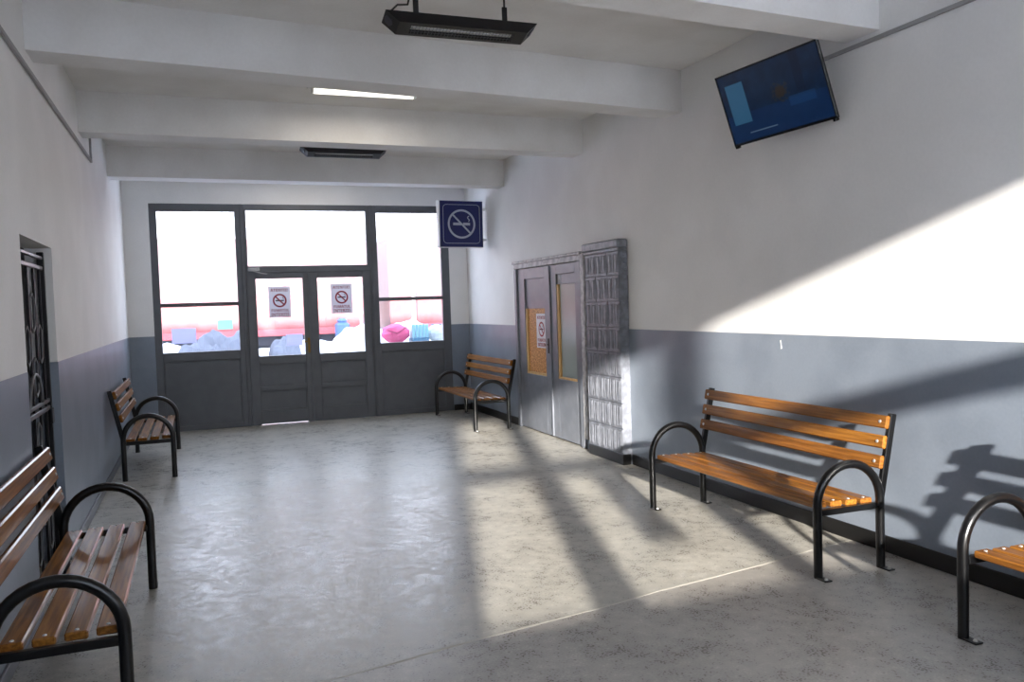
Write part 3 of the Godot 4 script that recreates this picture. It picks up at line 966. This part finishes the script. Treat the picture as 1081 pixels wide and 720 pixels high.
func screen_material() -> StandardMaterial3D:
	var w := 320; var h := 180
	var img := Image.create(w, h, false, Image.FORMAT_RGB8)
	var nz := noise(91, 0.02, 4)
	for y in h:
		for x in w:
			var k := nz.get_noise_2d(x, y) * 0.5 + 0.5
			var c := Color8(14, 34, 66).lerp(Color8(24, 62, 104), k)
			if y > 105: c = c.lerp(Color8(16, 62, 124), 0.55)
			if x > 235 and x < 262 and y < 95: c = c.lerp(Color8(14, 28, 60), 0.6)
			if x > 205 and x < 285 and y > 100 and y < 125: c = c.lerp(Color8(30, 88, 150), 0.6)
			var d := Vector2(x - 186, (y - 82) * 1.1).length()
			if d < 15: c = Color8(62, 54, 44)
			elif d < 30 and nz.get_noise_2d(x * 4, y * 4) > 0.05: c = c.lerp(Color8(84, 70, 50), 0.55)
			img.set_pixel(x, y, c)
	img.fill_rect(Rect2i(18, 26, 60, 106), Color8(66, 128, 172))
	img.fill_rect(Rect2i(60, 158, 92, 3), Color8(120, 150, 180))
	var m := mat(Color8(8, 8, 10), 0.18)
	m.emission_enabled = true
	m.emission_texture = tex(img)
	m.emission = Color.BLACK
	m.emission_operator = BaseMaterial3D.EMISSION_OP_ADD
	m.emission_energy_multiplier = 0.32
	return m

# ------------------------------------------------------------------ outdoors
func build_outside() -> void:
	var st := mb()
	b2(st, Vector3(-60, -0.5, -60), Vector3(60, -0.21, 60))
	tag(obj("snow_ground", st, M.snow), "snow-covered ground outside the station", "snow", "", "structure")
	# station wings to both sides of the hall 
	for s in [[-9.0, -0.62, "left"], [W + 0.62, 14.0, "right"]]:
		st = mb()
		b2(st, Vector3(s[0], -0.21, -0.1), Vector3(s[1], 4.3, REAR + 0.25))
		tag(obj("wall_wing_" + s[2], st, M.outer), "station wing adjoining the hall's %s wall outside" % s[2], "building", "", "structure")
	# freight wagons
	for w in [[-15.0, 5.5, "long faded red wagon standing behind the left window and doors"], [6.05, 26.0, "faded red wagon standing behind the right window"]]:
		var t := thing("train_wagon", Vector3((w[0] + w[1]) / 2, -0.2, -12.2), w[2], "train wagon", "red wagons on the track outside")
		var L: float = w[1] - w[0]
		var o := t.position
		st = mb()
		b2(st, Vector3(w[0], 1.02, -13.4) - o, Vector3(w[1], 3.62, -11.0) - o, 0.05)
		obj("body", st, M.wagon, t)
		st = mb()
		var arc := PackedVector2Array()
		for i in 13:
			var a := PI * i / 12.0
			arc.append(Vector2(1.22 * cos(a), 0.42 * sin(a)))
		prism(st, arc, Vector3(w[0], 3.60, -12.2) - o, Vector3.BACK, Vector3.UP, Vector3(L, 0, 0))
		obj("roof", st, M.wagon_roof, t)
		part("lower_side", t, Vector3(w[0], 1.1, -11.0), Vector3(w[1], 1.93, -10.98), M.wagon_low, 0.0)
		part("sill", t, Vector3(w[0], 0.98, -11.0), Vector3(w[1], 1.16, -10.93), M.wagon_sill, 0.01)
		for y in [1.93, 2.02]:
			part("trim_line", t, Vector3(w[0], y, -11.0), Vector3(w[1], y + 0.022, -10.985), M.wagon_line, 0.0)
		for k in 2:
			var dx: float = w[0] + L * (0.33 + 0.34 * k)
			part("sliding_door", t, Vector3(dx - 1.1, 2.06, -11.0), Vector3(dx + 1.1, 3.3, -10.96), M.wagon_door, 0.02)
		part("underframe", t, Vector3(w[0] + 0.2, 0.72, -13.2), Vector3(w[1] - 0.2, 0.99, -11.15), M.under, 0.0)
		for e in [w[0] + 2.4, w[1] - 2.4]:
			part("bogie", t, Vector3(e - 1.3, 0.35, -13.0), Vector3(e + 1.3, 0.75, -11.3), M.under, 0.05)
			for k in [-0.9, 0.9]:
				st = mb()
				tube(st, [Vector3(e + k, 0.27, -13.05) - o, Vector3(e + k, 0.27, -11.3) - o], 0.46, 20)
				obj("wheel_set", st, M.under, t)
	# snow banks and heaps along the platform edge
	heap("snow_bank", M.snow, Vector3(1.0, -0.21, -8.6), 12.0, 1.15, 1.02, 5, "long white snow bank along the platform outside", "snow bank")
	heap("snow_bank", M.snow, Vector3(5.25, -0.21, -6.2), 2.0, 1.2, 1.42, 9, "high white snow bank outside the right entrance door", "snow bank")
	heap("rubble_heap", M.rubble, Vector3(1.25, -0.21, -6.4), 1.0, 0.8, 1.36, 3, "grey heap outside low behind the left window", "rubble heap")
	heap("rubble_heap", M.rubble, Vector3(2.68, -0.21, -6.4), 0.42, 0.6, 1.25, 13, "grey heap outside low behind the left entrance door", "rubble heap")
	# tarpaulin-covered box by the wagon end
	var bt := thing("covered_stack", Vector3(4.57, -0.21, -10.35), "upright blue covered stack outside behind the right door's pane", "stack")
	st = mb()
	bx(st, Vector3(0, 0.75, 0), Vector3(0.34, 1.5, 0.5), 0.06)
	obj("cover", st, M.blue_cover, bt)
	st = mb()
	bx(st, Vector3(0, 1.55, 0), Vector3(0.24, 0.14, 0.4), 0.06)
	obj("top", st, M.blue_cover, bt)
	# goods on a stand just outside the right window
	var tb := thing("platform_stand", Vector3(4.45, -0.21, -1.6), "low stand carrying the bags outside the right window", "stand")
	st = mb()
	bx(st, Vector3(0, 1.20, 0), Vector3(1.5, 0.04, 0.5), 0.005)
	obj("top", st, M.pole, tb)
	for lx in [-0.68, 0.68]:
		for lz in [-0.2, 0.2]:
			st = mb()
			bx(st, Vector3(lx, 0.59, lz), Vector3(0.05, 1.18, 0.05), 0.004)
			obj("leg", st, M.pole, tb)
	var y0 := 1.012
	var bag := thing("bag", Vector3(4.07, y0 + 0.03, -1.6), "pink bag on the stand outside the right window", "bag", "goods on the stand outside")
	st = mb(); blob(st, Vector3(0, 0.15, 0), Vector3(0.25, 0.165, 0.14), 21); obj("body", st, M.pink, bag)
	st = mb()
	tube(st, [Vector3(-0.17, 0.22, 0.13), Vector3(0.0, 0.16, 0.16), Vector3(0.16, 0.26, 0.12)], 0.014, 6); obj("strap", st, M.pink_dark, bag)
	var cr := thing("crate", Vector3(4.48, y0, -1.6), "pale blue crate with darker base outside the right window", "crate", "goods on the stand outside")
	st = mb(); bx(st, Vector3(0, 0.05, 0), Vector3(0.30, 0.10, 0.26), 0.01); obj("base", st, M.teal_dark, cr)
	for k in 5:
		st = mb(); bx(st, Vector3(-0.12 + 0.06 * k, 0.215, 0.12), Vector3(0.048, 0.23, 0.012), 0.002); obj("slat", st, M.teal, cr)
	st = mb(); bx(st, Vector3(0, 0.21, -0.03), Vector3(0.29, 0.22, 0.2), 0.01); obj("contents", st, M.pale_sack, cr)
	bag = thing("bag", Vector3(4.80, y0 + 0.012, -1.6), "pale whitish sack outside at the right window's edge", "bag", "goods on the stand outside")
	st = mb(); blob(st, Vector3(0, 0.15, 0), Vector3(0.17, 0.15, 0.12), 27); obj("body", st, M.pale_sack, bag)
	st = mb(); bx(st, Vector3(0, 0.30, 0), Vector3(0.2, 0.02, 0.04), 0.004); obj("tie", st, M.teal_dark, bag)
	# lamp post and a small house far away
	st = mb()
	tube(st, [Vector3(6.48, -0.25, -9.95), Vector3(6.48, 4.8, -9.95)], 0.06, 10)
	tag(obj("lamp_post", st, M.pole), "pale post outside behind the right window", "post")
	var sp := thing("signal_post", Vector3(5.02, -0.21, -9.95), "thin pale post with short arms outside behind the right entrance door", "post")
	st = mb(); tube(st, [Vector3.ZERO, Vector3(0, 2.75, 0)], 0.04, 8); obj("pole", st, M.pole, sp)
	for y in [1.75, 2.45]:
		st = mb(); bx(st, Vector3(0.12, y, 0), Vector3(0.34, 0.05, 0.05), 0.005); obj("arm", st, M.pole, sp)
	var hs := thing("house", Vector3(7.0, -0.21, -21.0), "pale gabled house seen in the gap between the two red wagons", "house")
	st = mb(); bx(st, Vector3(0, 1.15, 0), Vector3(2.3, 2.3, 2.4), 0.01); obj("wall", st, M.house, hs)
	st = mb()
	prism(st, PackedVector2Array([Vector2(-1.25, 0), Vector2(1.3, 0), Vector2(0.4, 0.75)]), Vector3(0, 2.3, -1.3), Vector3.RIGHT, Vector3.UP, Vector3(0, 0, 2.6)); obj("roof", st, M.house_roof, hs)
	for k in 3:
		for j in 2:
			st = mb(); bx(st, Vector3(0.55 + 0.34 * j, 1.25 + 0.34 * k, 1.2), Vector3(0.18, 0.2, 0.04), 0.002); obj("window", st, M.house_glass, hs)

func blob(st: SurfaceTool, c: Vector3, r: Vector3, seed_: int) -> void:
	var nz := noise(seed_, 1.1, 2)
	var g := []
	for i in 11:
		var row := []
		for j in 17:
			var th := PI * i / 10.0; var ph := TAU * (j % 16) / 16.0
			var d := Vector3(sin(th) * cos(ph), cos(th), sin(th) * sin(ph))
			row.append(c + d * r * (1.0 + 0.14 * nz.get_noise_3dv(d * 2.0)))
		g.append(row)
	for i in 10:
		for j in 16:
			quad(st, g[i][j], g[i][j + 1], g[i + 1][j + 1], g[i + 1][j], g[i][j] + g[i + 1][j + 1] - c * 2.0)

func heap(called: String, m: Material, at: Vector3, lx: float, lz: float, h: float, seed_: int, label: String, category: String) -> void:
	var nz := noise(seed_, 0.5, 4)
	var st := mb()
	var nx := 60; var nzc := 14
	var g := []
	for i in nx + 1:
		var row := []
		for j in nzc + 1:
			var u := i / float(nx) * 2.0 - 1.0; var v := j / float(nzc) * 2.0 - 1.0
			var k := sqrt(maxf(0.0, 1.0 - u * u * u * u)) * maxf(0.0, 1.0 - v * v)
			row.append(Vector3(u * lx, k * h * (1.0 + 0.35 * nz.get_noise_2d(u * lx * 2.0, v * lz * 2.0)), v * lz))
		g.append(row)
	for i in nx:
		for j in nzc:
			quad(st, g[i][j], g[i + 1][j], g[i + 1][j + 1], g[i][j + 1], Vector3.UP)
	var o := obj(called, st, m)
	o.position = at
	tag(o, label, category, "heaps along the platform outside")
